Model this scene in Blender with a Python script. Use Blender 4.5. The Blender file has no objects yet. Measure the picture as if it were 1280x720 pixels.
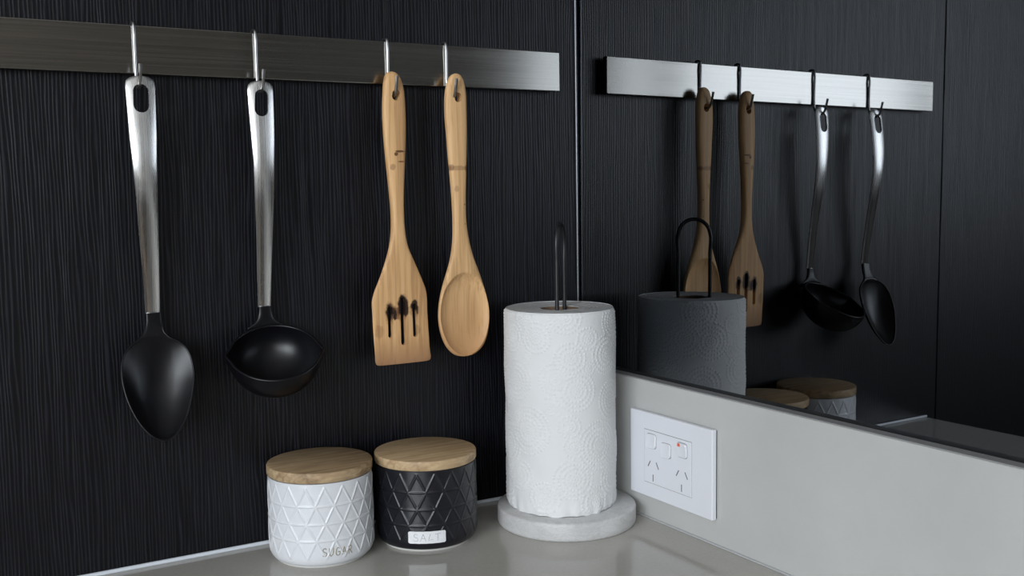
import bpy, bmesh, math, random
import numpy as np
from mathutils import Matrix, Vector

random.seed(7)
rng = np.random.default_rng(7)
SC = bpy.context.scene
COL = SC.collection

# ------------------------------------------------------------------ camera
cam_d = bpy.data.cameras.new('camera')
cam_d.sensor_width = 36.0
cam_d.lens = 1284.0 / 1280.0 * 36.0
cam_d.clip_start = 0.02
cam = bpy.data.objects.new('camera', cam_d)
COL.objects.link(cam)
Rm = [[0.86276475, 0.06106609, -0.50190428],
      [-0.50535057, 0.07262841, -0.85985226],
      [-0.01605531, 0.99548784, 0.09352102]]
cam.matrix_world = Matrix.Translation((-0.62342616, -0.92454125, 0.32386353)) @ Matrix(Rm).to_4x4()
SC.camera = cam

# ------------------------------------------------------------------ light
WALL_L, WALL_F, ROOM_R = -2.6, -3.6, 3.2      # far walls of the room (metres; counter top is z = 0)
FLOOR, CEIL = -0.9, 1.55
W1 = (-3.40, -1.10, 0.12, 1.45)               # window_1 in wall_left:  y0, y1, z0, z1
W3 = (1.5, 2.5, 0.0, 1.15)                    # fill_window in wall_front, added for fill and rail brightness: x0, x1, z0, z1
W2 = (-2.5, -1.95, 0.05, 1.45)                # window_2 in wall_front, by the corner
world = bpy.data.worlds.new('world')
SC.world = world
world.use_nodes = True
wb_ = world.node_tree.nodes['Background']
wb_.inputs[0].default_value = (0.75, 0.87, 1.0, 1)
wb_.inputs[1].default_value = 1.5


def area(name, loc, direction, sx, sy, power, color):
    d = bpy.data.lights.new(name, 'AREA')
    d.shape = 'RECTANGLE'
    d.size, d.size_y = sx, sy
    d.energy = power
    d.color = color
    o = bpy.data.objects.new(name, d)
    o.location = loc
    o.rotation_euler = Vector(direction).to_track_quat('-Z', 'Y').to_euler()
    COL.objects.link(o)
    return o


area('window_daylight', (WALL_L - 0.12, (W1[0] + W1[1]) / 2, (W1[2] + W1[3]) / 2), (1, 0, 0),
     W1[1] - W1[0], W1[3] - W1[2], 110, (0.91, 0.955, 1.0))
for W_, pw in ((W2, 24), (W3, 9)):  # lamp at W3 is added fill from the front right
    area('window_daylight', ((W_[0] + W_[1]) / 2, WALL_F - 0.12, (W_[2] + W_[3]) / 2), (0, 1, 0),
         W_[1] - W_[0], W_[3] - W_[2], pw, (0.91, 0.955, 1.0))

SC.view_settings.view_transform = 'Standard'
SC.view_settings.look = 'None'
SC.view_settings.exposure = 0.08
SC.view_settings.gamma = 1.0
SC.view_settings.use_curve_mapping = False
SC.cycles.use_denoising = True
SC.cycles.max_bounces = 8
SC.cycles.caustics_reflective = True

# ------------------------------------------------------------------ materials


class Mat:
    def __init__(self, name):
        self.m = bpy.data.materials.new(name)
        self.m.use_nodes = True
        self.t = self.m.node_tree
        self.b = self.t.nodes['Principled BSDF']
        self._co = None

    def n(self, typ, **kw):
        nd = self.t.nodes.new(typ)
        for k, v in kw.items():
            setattr(nd, k, v)
        return nd

    def link(self, a, b):
        self.t.links.new(a, b)

    def set(self, **kw):
        for k, v in kw.items():
            k = {'base': 'Base Color', 'rough': 'Roughness', 'metal': 'Metallic', 'spec': 'Specular IOR Level',
                 'aniso': 'Anisotropic', 'coat': 'Coat Weight', 'coatr': 'Coat Roughness', 'sss': 'Subsurface Weight',
                 'ior': 'IOR', 'trans': 'Transmission Weight', 'arot': 'Anisotropic Rotation'}[k]
            if isinstance(v, tuple) and len(v) == 3:
                v = (*v, 1)
            self.b.inputs[k].default_value = v
        return self

    def co(self, scale=(1, 1, 1), rot=(0, 0, 0), kind='Object'):
        tc = self.n('ShaderNodeTexCoord')
        mp = self.n('ShaderNodeMapping')
        mp.inputs['Scale'].default_value = scale
        mp.inputs['Rotation'].default_value = rot
        self.link(tc.outputs[kind], mp.inputs['Vector'])
        return mp.outputs[0]

    def noise(self, vec, scale, detail=4, rough=0.55, dist=0.0):
        nd = self.n('ShaderNodeTexNoise')
        nd.inputs['Scale'].default_value = scale
        nd.inputs['Detail'].default_value = detail
        nd.inputs['Roughness'].default_value = rough
        nd.inputs['Distortion'].default_value = dist
        self.link(vec, nd.inputs['Vector'])
        return nd.outputs['Fac']

    def ramp(self, fac, stops):
        nd = self.n('ShaderNodeValToRGB')
        cr = nd.color_ramp
        while len(cr.elements) < len(stops):
            cr.elements.new(0.5)
        for e, (p, c) in zip(cr.elements, stops):
            e.position = p
            e.color = (*c, 1) if len(c) == 3 else c
        self.link(fac, nd.inputs[0])
        return nd.outputs[0]

    def mix(self, fac, a, b, typ='MIX'):
        nd = self.n('ShaderNodeMix', data_type='RGBA', blend_type=typ)
        for inp, v in ((nd.inputs[0], fac), (nd.inputs[6], a), (nd.inputs[7], b)):
            if hasattr(v, 'node'):
                self.link(v, inp)
            elif isinstance(v, tuple):
                inp.default_value = (*v, 1) if len(v) == 3 else v
            else:
                inp.default_value = v
        return nd.outputs[2]

    def math(self, op, a, b=0.0, c=None, clamp=False):
        nd = self.n('ShaderNodeMath', operation=op, use_clamp=clamp)
        for i, v in enumerate((a, b, c)):
            if v is None:
                continue
            if hasattr(v, 'node'):
                self.link(v, nd.inputs[i])
            else:
                nd.inputs[i].default_value = v
        return nd.outputs[0]

    def color(self, sock):
        self.link(sock, self.b.inputs['Base Color'])
        return self

    def bump(self, h, strength=0.3, dist=0.001):
        nd = self.n('ShaderNodeBump')
        nd.inputs['Strength'].default_value = strength
        nd.inputs['Distance'].default_value = dist
        self.link(h, nd.inputs['Height'])
        self.link(nd.outputs[0], self.b.inputs['Normal'])
        return self


def plain(name, base, rough, **kw):
    M = Mat(name).set(base=base, rough=rough, **kw)
    h = M.noise(M.co((1, 1, 1)), 180, 3)
    M.bump(h, 0.04, 0.0004)
    return M.m


def black_timber():
    M = Mat('black_timber_laminate').set(rough=0.38, spec=0.36)
    tc = M.n('ShaderNodeTexCoord')
    sx = M.n('ShaderNodeSeparateXYZ')
    M.link(tc.outputs['Object'], sx.inputs[0])
    # ribs of grain about 3 mm apart that wander sideways as they run up the board
    w1 = M.noise(M.co((26, 26, 2.4)), 1.0, 3, 0.55)
    w2 = M.noise(M.co((150, 150, 9)), 1.0, 2, 0.5)
    ph = M.math('MULTIPLY_ADD', w1, 5.0, M.math('MULTIPLY', sx.outputs[0], 330.0))
    ph = M.math('MULTIPLY_ADD', w2, 1.7, ph)
    st = M.math('MULTIPLY_ADD', M.math('SINE', M.math('MULTIPLY', ph, 6.28318)), 0.5, 0.5)
    st = M.math('POWER', st, 2.2)
    amp = M.noise(M.co((210, 210, 14)), 1.0, 3, 0.6)
    fine = M.noise(M.co((1100, 1100, 12)), 1.0, 2, 0.5)
    g = M.math('MULTIPLY', st, M.math('MULTIPLY', amp, 1.7))
    g = M.math('MULTIPLY_ADD', fine, 0.30, g)
    M.color(M.ramp(g, [(0.12, (0.0018, 0.0018, 0.0024)), (0.5, (0.0040, 0.0041, 0.0058)), (1.0, (0.014, 0.0145, 0.021))]))
    M.bump(g, 0.30, 0.0005)
    return M.m


def wood(name, light, mid, dark, axis='z', spots=(), tint_end=None, grain=1.0, rough=0.5, lowdark=None, blotch=None):
    M = Mat(name).set(rough=rough, spec=0.35)
    s = {'z': (300, 300, 9), 'x': (8, 190, 190)}[axis]
    s = tuple(k * grain for k in s)
    rot = (0, 0, 0) if axis == 'z' else (0, 0, math.radians(-12))
    g = M.noise(M.co(s, rot), 1.0, 4, 0.6, 0.6)
    big = M.noise(M.co(tuple(k * 0.13 for k in s), rot), 1.0, 3, 0.5, 0.4)
    c = M.ramp(g, [(0.37, dark), (0.49, mid), (0.62, light)])
    c2 = M.ramp(big, [(0.3, tuple(k * 0.80 for k in mid)), (0.65, light)])
    c = M.mix(0.35 if axis == 'x' else 0.45, c, c2)
    if blotch:
        bl = M.noise(M.co((28, 60, 60), rot), 1.0, 4, 0.6)
        c = M.mix(M.ramp(bl, [(0.45, (0, 0, 0)), (0.7, (0.6,) * 3)]), c, blotch)
    if lowdark:
        z0, z1, colr = lowdark
        tc = M.n('ShaderNodeTexCoord')
        sx = M.n('ShaderNodeSeparateXYZ')
        M.link(tc.outputs['Object'], sx.inputs[0])
        f = M.math('DIVIDE', M.math('SUBTRACT', z1, sx.outputs[2]), z1 - z0, clamp=True)
        f = M.math('MULTIPLY', f, M.math('MULTIPLY', g, 1.7), clamp=True)
        c = M.mix(f, c, colr)
    if spots:
        tc = M.n('ShaderNodeTexCoord')
        sx = M.n('ShaderNodeSeparateXYZ')
        M.link(tc.outputs['Object'], sx.inputs[0])
        wob = M.math('MULTIPLY', M.math('SUBTRACT', M.noise(M.co((260, 260, 260)), 1.0, 2), 0.5), 0.9)
        for (px, pz, rx, rz, colr, amt) in spots:
            dx = M.math('DIVIDE', M.math('SUBTRACT', sx.outputs[0], px), rx)
            dz = M.math('DIVIDE', M.math('SUBTRACT', sx.outputs[2], pz), rz)
            d = M.math('SQRT', M.math('ADD', M.math('MULTIPLY', dx, dx), M.math('MULTIPLY', dz, dz)))
            f = M.math('SUBTRACT', 1.22, M.math('ADD', d, wob), clamp=True)
            f = M.math('MULTIPLY', M.math('MULTIPLY', f, 2.6, clamp=True), amt)
            c = M.mix(f, c, colr)
    M.color(c)
    M.bump(g, 0.18, 0.0004)
    return M.m


def brushed(name, base, rough, scale, aniso=0.75, tangent='x', bmp=0.02):
    M = Mat(name).set(metal=1.0, rough=rough, aniso=aniso)
    g = M.noise(M.co(scale), 1.0, 3, 0.6)
    c = M.ramp(g, [(0.25, tuple(k * 0.82 for k in base)), (0.75, tuple(min(1, k * 1.12) for k in base))])
    M.color(c)
    r = M.ramp(g, [(0.2, (rough * 0.85,) * 3), (0.8, (rough * 1.2,) * 3)])
    M.link(r, M.b.inputs['Roughness'])
    geo = M.n('ShaderNodeNewGeometry')
    cr = M.n('ShaderNodeVectorMath', operation='CROSS_PRODUCT')
    M.link(geo.outputs['Normal'], cr.inputs[0])
    cr.inputs[1].default_value = {'x': (1, 0, 0), 'z': (0, 0, 1)}[tangent]
    M.link(cr.outputs[0], M.b.inputs['Tangent'])
    M.bump(g, bmp, 0.0002)
    return M.m


def stone(name, a, b, rough, veins=None, scale=14, coat=0.0):
    M = Mat(name).set(rough=rough, coat=coat, coatr=0.12)
    g = M.noise(M.co(), scale, 6, 0.65)
    f = M.noise(M.co(), scale * 60, 2, 0.6)
    c = M.ramp(g, [(0.3, a), (0.7, b)])
    c = M.mix(0.12, c, M.ramp(f, [(0.35, tuple(k * 0.7 for k in a)), (0.65, b)]))
    if veins:
        v = M.noise(M.co((1, 1, 2.5)), scale * 1.6, 8, 0.7, 1.2)
        vf = M.ramp(v, [(0.46, (0, 0, 0)), (0.5, (1, 1, 1)), (0.54, (0, 0, 0))])
        c = M.mix(M.math('MULTIPLY', vf, 0.4), c, veins)
    M.color(c)
    M.bump(f, 0.03, 0.0003)
    return M.m


def stain_stone():
    M = Mat('grey_stone_upstand').set(rough=0.3)
    g = M.noise(M.co(), 9, 5, 0.6)
    c = M.ramp(g, [(0.3, (0.475, 0.475, 0.46)), (0.7, (0.525, 0.525, 0.51))])
    s = M.noise(M.co((1, 9, 22)), 1.6, 5, 0.7)
    c = M.mix(M.ramp(s, [(0.66, (0, 0, 0)), (0.8, (0.3,) * 3)]), c, (0.42, 0.41, 0.36))
    M.color(c)
    M.bump(M.noise(M.co(), 300, 2), 0.03, 0.0003)
    return M.m


MT = {}
MT['timber'] = black_timber()
MT['rail'] = brushed('brushed_steel_rail', (0.39, 0.38, 0.355), 0.20, (5, 900, 900), 0.85, 'x')
MT['handle'] = brushed('brushed_steel_handle', (0.74, 0.735, 0.72), 0.27, (900, 0, 2), 0.8, 'z', 0.004)
MT['hook'] = plain('satin_steel_wire', (0.42, 0.42, 0.42), 0.28, metal=1.0)
MT['nylon'] = plain('black_nylon', (0.003, 0.003, 0.0045), 0.34, spec=0.38)
MT['blackwire'] = plain('black_powder_coated_wire', (0.012, 0.012, 0.014), 0.38)
BURN = (0.018, 0.008, 0.005)
BR = (0.16, 0.06, 0.02)
MT['spatula'] = wood('scorched_beech_spatula', (0.76, 0.47, 0.225), (0.63, 0.355, 0.155), (0.38, 0.195, 0.08), spots=[
    (-0.2350, 0.2105, 0.0052, 0.0095, BR, 0.6), (-0.2218, 0.2150, 0.0060, 0.0115, BR, 0.6),
    (-0.2092, 0.2130, 0.0046, 0.0080, BR, 0.5), (-0.2284, 0.2105, 0.0045, 0.0060, BR, 0.8),
    (-0.2352, 0.2110, 0.0036, 0.0075, BURN, 1.0), (-0.2300, 0.2085, 0.0017, 0.0052, BURN, 0.95),
    (-0.2222, 0.2170, 0.0042, 0.0100, BURN, 1.0), (-0.2183, 0.2145, 0.0022, 0.0085, BURN, 0.95),
    (-0.2096, 0.2155, 0.0036, 0.0055, BURN, 0.95), (-0.2062, 0.2120, 0.0010, 0.0045, BURN, 0.8),
    (-0.2068, 0.1920, 0.0030, 0.0050, BR, 0.35),
    (-0.2210, 0.3632, 0.0046, 0.0010, (0.10, 0.03, 0.012), 0.9), (-0.2248, 0.3608, 0.0020, 0.0017, (0.10, 0.03, 0.012), 0.9),
    (-0.2195, 0.3536, 0.0034, 0.0007, (0.16, 0.05, 0.02), 0.8), (-0.2285, 0.3486, 0.0024, 0.0028, BR, 0.45),
    (-0.2460, 0.1935, 0.0040, 0.0060, BR, 0.3)],
    lowdark=(0.150, 0.188, (0.20, 0.085, 0.05)))
MT['wspoon'] = wood('beech_spoon', (0.78, 0.50, 0.25), (0.67, 0.395, 0.18), (0.42, 0.235, 0.10), spots=[
    (-0.1585, 0.3475, 0.0110, 0.0022, BR, 0.40), (-0.1655, 0.3480, 0.0022, 0.0032, BR, 0.55),
    (-0.1500, 0.3478, 0.0016, 0.0030, BR, 0.5), (-0.1610, 0.3270, 0.0022, 0.0030, BR, 0.3),
    (-0.1528, 0.3120, 0.0008, 0.0008, BR, 0.8), (-0.1528, 0.2930, 0.0006, 0.0009, BR, 0.8)],
    lowdark=(0.12, 0.225, (0.34, 0.15, 0.06)))
MT['lid_a'] = wood('acacia_lid_darker', (0.52, 0.385, 0.23), (0.37, 0.25, 0.135), (0.19, 0.115, 0.06), axis='x', rough=0.55, blotch=(0.24, 0.155, 0.09))
MT['lid_b'] = wood('acacia_lid_lighter', (0.60, 0.44, 0.26), (0.47, 0.325, 0.18), (0.31, 0.195, 0.10), axis='x', rough=0.5, blotch=(0.36, 0.235, 0.125))
MT['white_glaze'] = plain('white_satin_glaze', (0.72, 0.735, 0.76), 0.30, coat=0.2)
MT['black_glaze'] = plain('black_satin_glaze', (0.0085, 0.0085, 0.0125), 0.30)
MT['bisque'] = plain('unglazed_foot', (0.55, 0.54, 0.52), 0.7)
MT['seal'] = plain('silicone_seal', (0.6, 0.6, 0.6), 0.5)
MT['counter'] = stone('grey_quartz_worktop', (0.45, 0.43, 0.39), (0.50, 0.48, 0.44), 0.10, scale=5)
MT['upstand'] = stain_stone()
MT['marble'] = stone('white_grey_marble', (0.52, 0.515, 0.51), (0.66, 0.655, 0.65), 0.42, veins=(0.38, 0.37, 0.35), scale=26)
MT['outlet'] = plain('white_outlet_plastic', (0.74, 0.75, 0.79), 0.32)
MT['outlet_line'] = plain('grey_outlet_gap', (0.12, 0.12, 0.125), 0.6)
MT['red'] = plain('red_switch_mark', (0.80, 0.13, 0.06), 0.5)
MT['whitebead'] = plain('white_sealing_bead', (0.70, 0.74, 0.80), 0.25)
MT['greybead'] = plain('grey_sealing_bead', (0.45, 0.46, 0.46), 0.35)
MT['glintbead'] = plain('corner_glint_grey', (0.16, 0.165, 0.18), 0.32, metal=0.8)
MT['black_seal_gap'] = plain('black_seal_and_gap', (0.01, 0.01, 0.01), 0.5)
MT['ledgestrip'] = plain('grey_ledge_strip', (0.26, 0.26, 0.26), 0.5)
MT['reflectortop'] = stone('pale_reflector_top', (0.58, 0.55, 0.50), (0.64, 0.61, 0.56), 0.35, scale=6)
MT['card'] = plain('brown_cardboard', (0.17, 0.11, 0.07), 0.8)
MT['label'] = plain('white_paper_label', (0.78, 0.79, 0.81), 0.55)
MT['gold_ink'] = plain('faded_gold_ink', (0.33, 0.29, 0.20), 0.5)
MT['grey_ink'] = plain('grey_pencil_ink', (0.30, 0.31, 0.32), 0.6)
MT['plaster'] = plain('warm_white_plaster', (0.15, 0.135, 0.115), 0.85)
MT['ceiling'] = plain('white_ceiling_paint', (0.6, 0.59, 0.57), 0.9)
MT['frame'] = plain('grey_window_frame', (0.16, 0.16, 0.16), 0.4)
MT['cabinet'] = plain('dark_cabinet_laminate', (0.02, 0.02, 0.022), 0.4)


def floor_mat():
    return wood('oak_floorboards', (0.36, 0.25, 0.16), (0.29, 0.19, 0.115), (0.20, 0.13, 0.08), axis='x', grain=0.15, rough=0.4)


MT['floor'] = floor_mat()


def mirror_mat():
    M = Mat('smoked_mirror_glass').set(metal=1.0, rough=0.012)
    g = M.noise(M.co(), 4, 2)
    M.color(M.ramp(g, [(0.3, (0.175, 0.185, 0.198)), (0.7, (0.18, 0.19, 0.203))]))
    return M.m


MT['mirror'] = mirror_mat()


def paper_mat():
    M = Mat('embossed_kitchen_paper').set(base=(0.74, 0.745, 0.745), rough=0.95, spec=0.1)
    h = M.noise(M.co(), 1500, 3, 0.7)
    h2 = M.noise(M.co(), 260, 3, 0.6)
    M.bump(M.math('MULTIPLY_ADD', h2, 1.5, h), 0.25, 0.0006)
    return M.m


def paper_end_mat():
    M = Mat('wound_paper_edge').set(base=(0.56, 0.56, 0.56), rough=0.98, spec=0.05)
    tc = M.n('ShaderNodeTexCoord')
    w = M.n('ShaderNodeTexWave', wave_type='RINGS', rings_direction='Z')
    w.inputs['Scale'].default_value = 320
    w.inputs['Distortion'].default_value = 3
    w.inputs['Detail'].default_value = 3
    M.link(tc.outputs['Object'], w.inputs['Vector'])
    g = M.noise(M.co(), 500, 3)
    M.bump(M.math('ADD', w.outputs['Fac'], g), 0.5, 0.0008)
    return M.m


MT['paper'] = paper_mat()
MT['paper_end'] = paper_end_mat()

# ------------------------------------------------------------------ mesh helpers


def link(name, me, mat, parent=None, smooth=None, loc=None, rotz=0.0):
    me.name = name
    if mat is not None and not me.materials:
        me.materials.append(MT[mat] if isinstance(mat, str) else mat)
    o = bpy.data.objects.new(name, me)
    COL.objects.link(o)
    if parent is not None:
        o.parent = parent
    if loc is not None:
        o.location = loc
    o.rotation_euler = (0, 0, rotz)
    if smooth is not None:
        shade(me, smooth)
    return o


def shade(me, deg):
    me.polygons.foreach_set('use_smooth', [True] * len(me.polygons))
    me.set_sharp_from_angle(angle=math.radians(deg))


def to_mesh(bm, name='m'):
    me = bpy.data.meshes.new(name)
    bm.normal_update()
    bm.to_mesh(me)
    bm.free()
    return me


def box_bm(x0, x1, y0, y1, z0, z1, bevel=0.0, seg=2, bm=None):
    b = bmesh.new()
    bmesh.ops.create_cube(b, size=1)
    for v in b.verts:
        v.co = Vector(((x0 + x1) / 2 + v.co.x * (x1 - x0), (y0 + y1) / 2 + v.co.y * (y1 - y0), (z0 + z1) / 2 + v.co.z * (z1 - z0)))
    if bevel:
        bmesh.ops.bevel(b, geom=b.edges[:], offset=bevel, segments=seg, profile=0.5, affect='EDGES')
    if bm is None:
        return b
    me = to_mesh(b)
    bm.from_mesh(me)
    bpy.data.meshes.remove(me)
    return bm


def box(name, mat, ext, bevel=0.0, parent=None, rotz=0.0, seg=2):
    return link(name, to_mesh(box_bm(*ext, bevel=bevel, seg=seg)), mat, parent, None, rotz=rotz)


def thing(name, label, cat, loc=(0, 0, 0), rotz=0.0, group=None):
    o = bpy.data.objects.new(name, None)
    COL.objects.link(o)
    o.location = loc
    o.rotation_euler = (0, 0, rotz)
    o.empty_display_size = 0.02
    return tag(o, label, cat, group)


def tag(o, label=None, cat=None, group=None):
    if label:
        o['label'] = label
    if cat:
        o['category'] = cat
    if group:
        o['group'] = group
    return o


def struct(o):
    o['kind'] = 'structure'
    return o


def lathe(prof, seg=96, closed=False):
    """prof: list of (r, z)."""
    V, F = [], []
    for r, z in prof:
        for k in range(seg):
            A = 2 * math.pi * k / seg
            V.append((r * math.cos(A), r * math.sin(A), z))
    n = len(prof)
    for i in range(n - (0 if closed else 1)):
        j = (i + 1) % n
        for k in range(seg):
            l = (k + 1) % seg
            F.append((i * seg + k, i * seg + l, j * seg + l, j * seg + k))
    if not closed:
        if prof[0][0] > 1e-6:
            F.append(tuple(reversed(range(seg))))
        if prof[-1][0] > 1e-6:
            F.append(tuple((n - 1) * seg + k for k in range(seg)))
    me = bpy.data.meshes.new('lathe')
    me.from_pydata(V, [], F)
    bm = bmesh.new()
    bm.from_mesh(me)
    bmesh.ops.remove_doubles(bm, verts=bm.verts[:], dist=1e-7)
    bmesh.ops.recalc_face_normals(bm, faces=bm.faces[:])
    bm.to_mesh(me)
    bm.free()
    return me


def catmull(P, m):
    P = np.array(P, float)
    Q = np.vstack([2 * P[0] - P[1], P, 2 * P[-1] - P[-2]])
    out = []
    for i in range(1, len(Q) - 2):
        p0, p1, p2, p3 = Q[i - 1], Q[i], Q[i + 1], Q[i + 2]
        # centripetal-ish tangents (limit overshoot for uneven rows)
        a = max(np.linalg.norm(p1 - p0), 1e-9)
        b = max(np.linalg.norm(p2 - p1), 1e-9)
        c = max(np.linalg.norm(p3 - p2), 1e-9)
        t1 = ((p1 - p0) / a * b + (p2 - p1) / b * a) / (a + b) * b
        t2 = ((p2 - p1) / b * c + (p3 - p2) / c * b) / (b + c) * b
        for k in range(m):
            t = k / m
            out.append((2 * t**3 - 3 * t**2 + 1) * p1 + (t**3 - 2 * t**2 + t) * t1 + (-2 * t**3 + 3 * t**2) * p2 + (t**3 - t**2) * t2)
    out.append(P[-1])
    return np.array(out)


def tube(path, r, seg=12, m=6, flat=None):
    """round wire along a smoothed path, flat-ended."""
    P = catmull(path, m) if m > 1 else np.array(path, float)
    n = len(P)
    T = np.gradient(P, axis=0)
    T /= np.linalg.norm(T, axis=1)[:, None]
    ref = np.array([1.0, 0, 0]) if abs(T[0][0]) < 0.9 else np.array([0, 1.0, 0])
    N = ref - T[0] * (ref @ T[0])
    N /= np.linalg.norm(N)
    V, F = [], []
    for i in range(n):
        N = N - T[i] * (N @ T[i])
        N /= np.linalg.norm(N)
        B = np.cross(T[i], N)
        for k in range(seg):
            A = 2 * math.pi * k / seg
            V.append(tuple(P[i] + r * (math.cos(A) * N + math.sin(A) * B)))
    for i in range(n - 1):
        for k in range(seg):
            l = (k + 1) % seg
            F.append((i * seg + k, i * seg + l, (i + 1) * seg + l, (i + 1) * seg + k))
    F.append(tuple(reversed(range(seg))))
    F.append(tuple((n - 1) * seg + k for k in range(seg)))
    me = bpy.data.meshes.new('tube')
    me.from_pydata(V, [], F)
    return me


def ribbon(rows, m=6, nf=24, expo=4.0, front=None):
    """Loft a flat hanging utensil. rows = (z, xl, xr, yc, th); nf points across the front and the back.
    front(x, z, u) -> extra y for the front / (front, back) offsets."""
    R_ = catmull(rows, m)
    V, F = [], []
    for z, xl, xr, yc, th in R_:
        hw = max((xr - xl) / 2, 1e-5)
        xc = (xl + xr) / 2
        tt = min(th, hw * 2.0)
        for k in range(2 * nf):
            A = math.pi * (k + 0.5) / nf if False else math.pi * k / nf
            c, s = math.cos(A), math.sin(A)
            u = math.copysign(abs(c) ** (2 / expo), c)
            w = math.copysign(abs(s) ** (2 / expo), s)
            x = xc + hw * u
            y = yc - tt / 2 * w
            if front is not None:
                df, db = front(x, z, u)
                y += df if w > 0 else (db if w < 0 else 0.5 * (df + db))
            V.append((x, y, z))
    n, s_ = len(R_), 2 * nf
    for i in range(n - 1):
        for k in range(s_):
            l = (k + 1) % s_
            F.append((i * s_ + k, (i + 1) * s_ + k, (i + 1) * s_ + l, i * s_ + l))
    F.append(tuple(range(s_)))
    F.append(tuple(reversed([(n - 1) * s_ + k for k in range(s_)])))
    me = bpy.data.meshes.new('ribbon')
    me.from_pydata(V, [], F)
    bm = bmesh.new()
    bm.from_mesh(me)
    bmesh.ops.recalc_face_normals(bm, faces=bm.faces[:])
    bm.to_mesh(me)
    bm.free()
    return me


def capsule_cut(x0, z0, x1, z1, r, y0=-0.08, y1=0.02, seg=14):
    """prism with a capsule outline through the utensil along y."""
    d = Vector((x1 - x0, 0, z1 - z0))
    L = d.length
    ex = d / L if L > 1e-6 else Vector((0, 0, 1))
    ey = Vector((-ex.z, 0, ex.x))
    out = []
    for k in range(seg + 1):
        A = -math.pi / 2 + math.pi * k / seg
        out.append(Vector((x1, 0, z1)) + r * (math.cos(A) * ex + math.sin(A) * ey))
    for k in range(seg + 1):
        A = math.pi / 2 + math.pi * k / seg
        out.append(Vector((x0, 0, z0)) + r * (math.cos(A) * ex + math.sin(A) * ey))
    n = len(out)
    V = [(p.x, y0, p.z) for p in out] + [(p.x, y1, p.z) for p in out]
    F = [tuple(range(n)), tuple(reversed(range(n, 2 * n)))] + [(k, k + n, (k + 1) % n + n, (k + 1) % n) for k in range(n)]
    me = bpy.data.meshes.new('cut')
    me.from_pydata(V, [], F)
    bm = bmesh.new()
    bm.from_mesh(me)
    bmesh.ops.remove_doubles(bm, verts=bm.verts[:], dist=1e-6)
    bmesh.ops.recalc_face_normals(bm, faces=bm.faces[:])
    bm.to_mesh(me)
    bm.free()
    return me


def cut(me, cutters):
    o = bpy.data.objects.new('tmp', me)
    COL.objects.link(o)
    cs = []
    for c in cutters:
        co = bpy.data.objects.new('cutter', c)
        COL.objects.link(co)
        cs.append(co)
        md = o.modifiers.new('b', 'BOOLEAN')
        md.operation = 'DIFFERENCE'
        md.solver = 'EXACT'
        md.object = co
    dg = bpy.context.evaluated_depsgraph_get()
    dg.update()
    out = bpy.data.meshes.new_from_object(o.evaluated_get(dg))
    for co in cs + [o]:
        bpy.data.objects.remove(co)
    return out


# ================================================================== SETTING
A = math.radians(0.913)            # the mirrored wall is turned 0.9 degrees off square
TOPZ = CEIL
X_END = -0.604                     # left end of the worktop
SEAM = -0.6258                     # joint in the black timber cladding
H_UP = 0.1368                      # height of the stone upstand
U = 0.0118                         # its thickness

# black timber wall: backing with two cladding panels, a recessed joint between them
wall = box('wall_back', 'black_seal_gap', (WALL_L, 0.05, 0.018, 0.10, FLOOR, TOPZ))
struct(wall)
box('panel', 'timber', (SEAM + 0.0011, 0.012, 0.0, 0.018, FLOOR, TOPZ), 0.0006, wall)
box('panel', 'timber', (WALL_L, SEAM - 0.0011, 0.0, 0.018, FLOOR, TOPZ), 0.0006, wall)

struct(box('wall_right', 'plaster', (0.0062, 0.12, -1.5, -0.0, FLOOR, TOPZ), rotz=A))
struct(box('floor', 'floor', (WALL_L - 0.1, ROOM_R + 0.1, WALL_F - 0.1, 0.1, FLOOR - 0.06, FLOOR)))
struct(box('ceiling', 'ceiling', (WALL_L - 0.1, ROOM_R + 0.1, WALL_F - 0.1, 0.1, CEIL, CEIL + 0.06)))


def wall_with_window(name, axis, at, lo, hi, *ws):
    """axis 'x': wall plane x = at running along y; axis 'y': plane y = at running along x."""
    bm = bmesh.new()
    t0, t1 = at - 0.1, at
    cells = []
    x = lo
    for a0, a1, z0, z1 in sorted(ws):
        cells += [(x, a0, FLOOR, CEIL), (a0, a1, FLOOR, z0), (a0, a1, z1, CEIL)]
        x = a1
    cells.append((x, hi, FLOOR, CEIL))
    for (p, q, r, s) in cells:
        if axis == 'x':
            box_bm(t0, t1, p, q, r, s, bm=bm)
        else:
            box_bm(p, q, t0, t1, r, s, bm=bm)
    return struct(link(name, to_mesh(bm), 'plaster'))


def window(name, axis, at, w, mull=()):
    a0, a1, z0, z1 = w
    e = bpy.data.objects.new(name, None)
    COL.objects.link(e)
    e['kind'] = 'structure'
    f = 0.05

    def seg(nm, p, q, r, s):
        ext = (at - 0.08, at - 0.03, p, q, r, s) if axis == 'x' else (p, q, at - 0.08, at - 0.03, r, s)
        box(nm, 'frame', ext, 0.004, e)
    seg('frame_rail', a0, a1, z0, z0 + f)
    seg('frame_rail', a0, a1, z1 - f, z1)
    seg('frame_stile', a0, a0 + f, z0 + f, z1 - f)
    seg('frame_stile', a1 - f, a1, z0 + f, z1 - f)
    for mid, hw in mull:
        seg('mullion', mid - hw, mid + hw, z0 + f, z1 - f)


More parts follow.
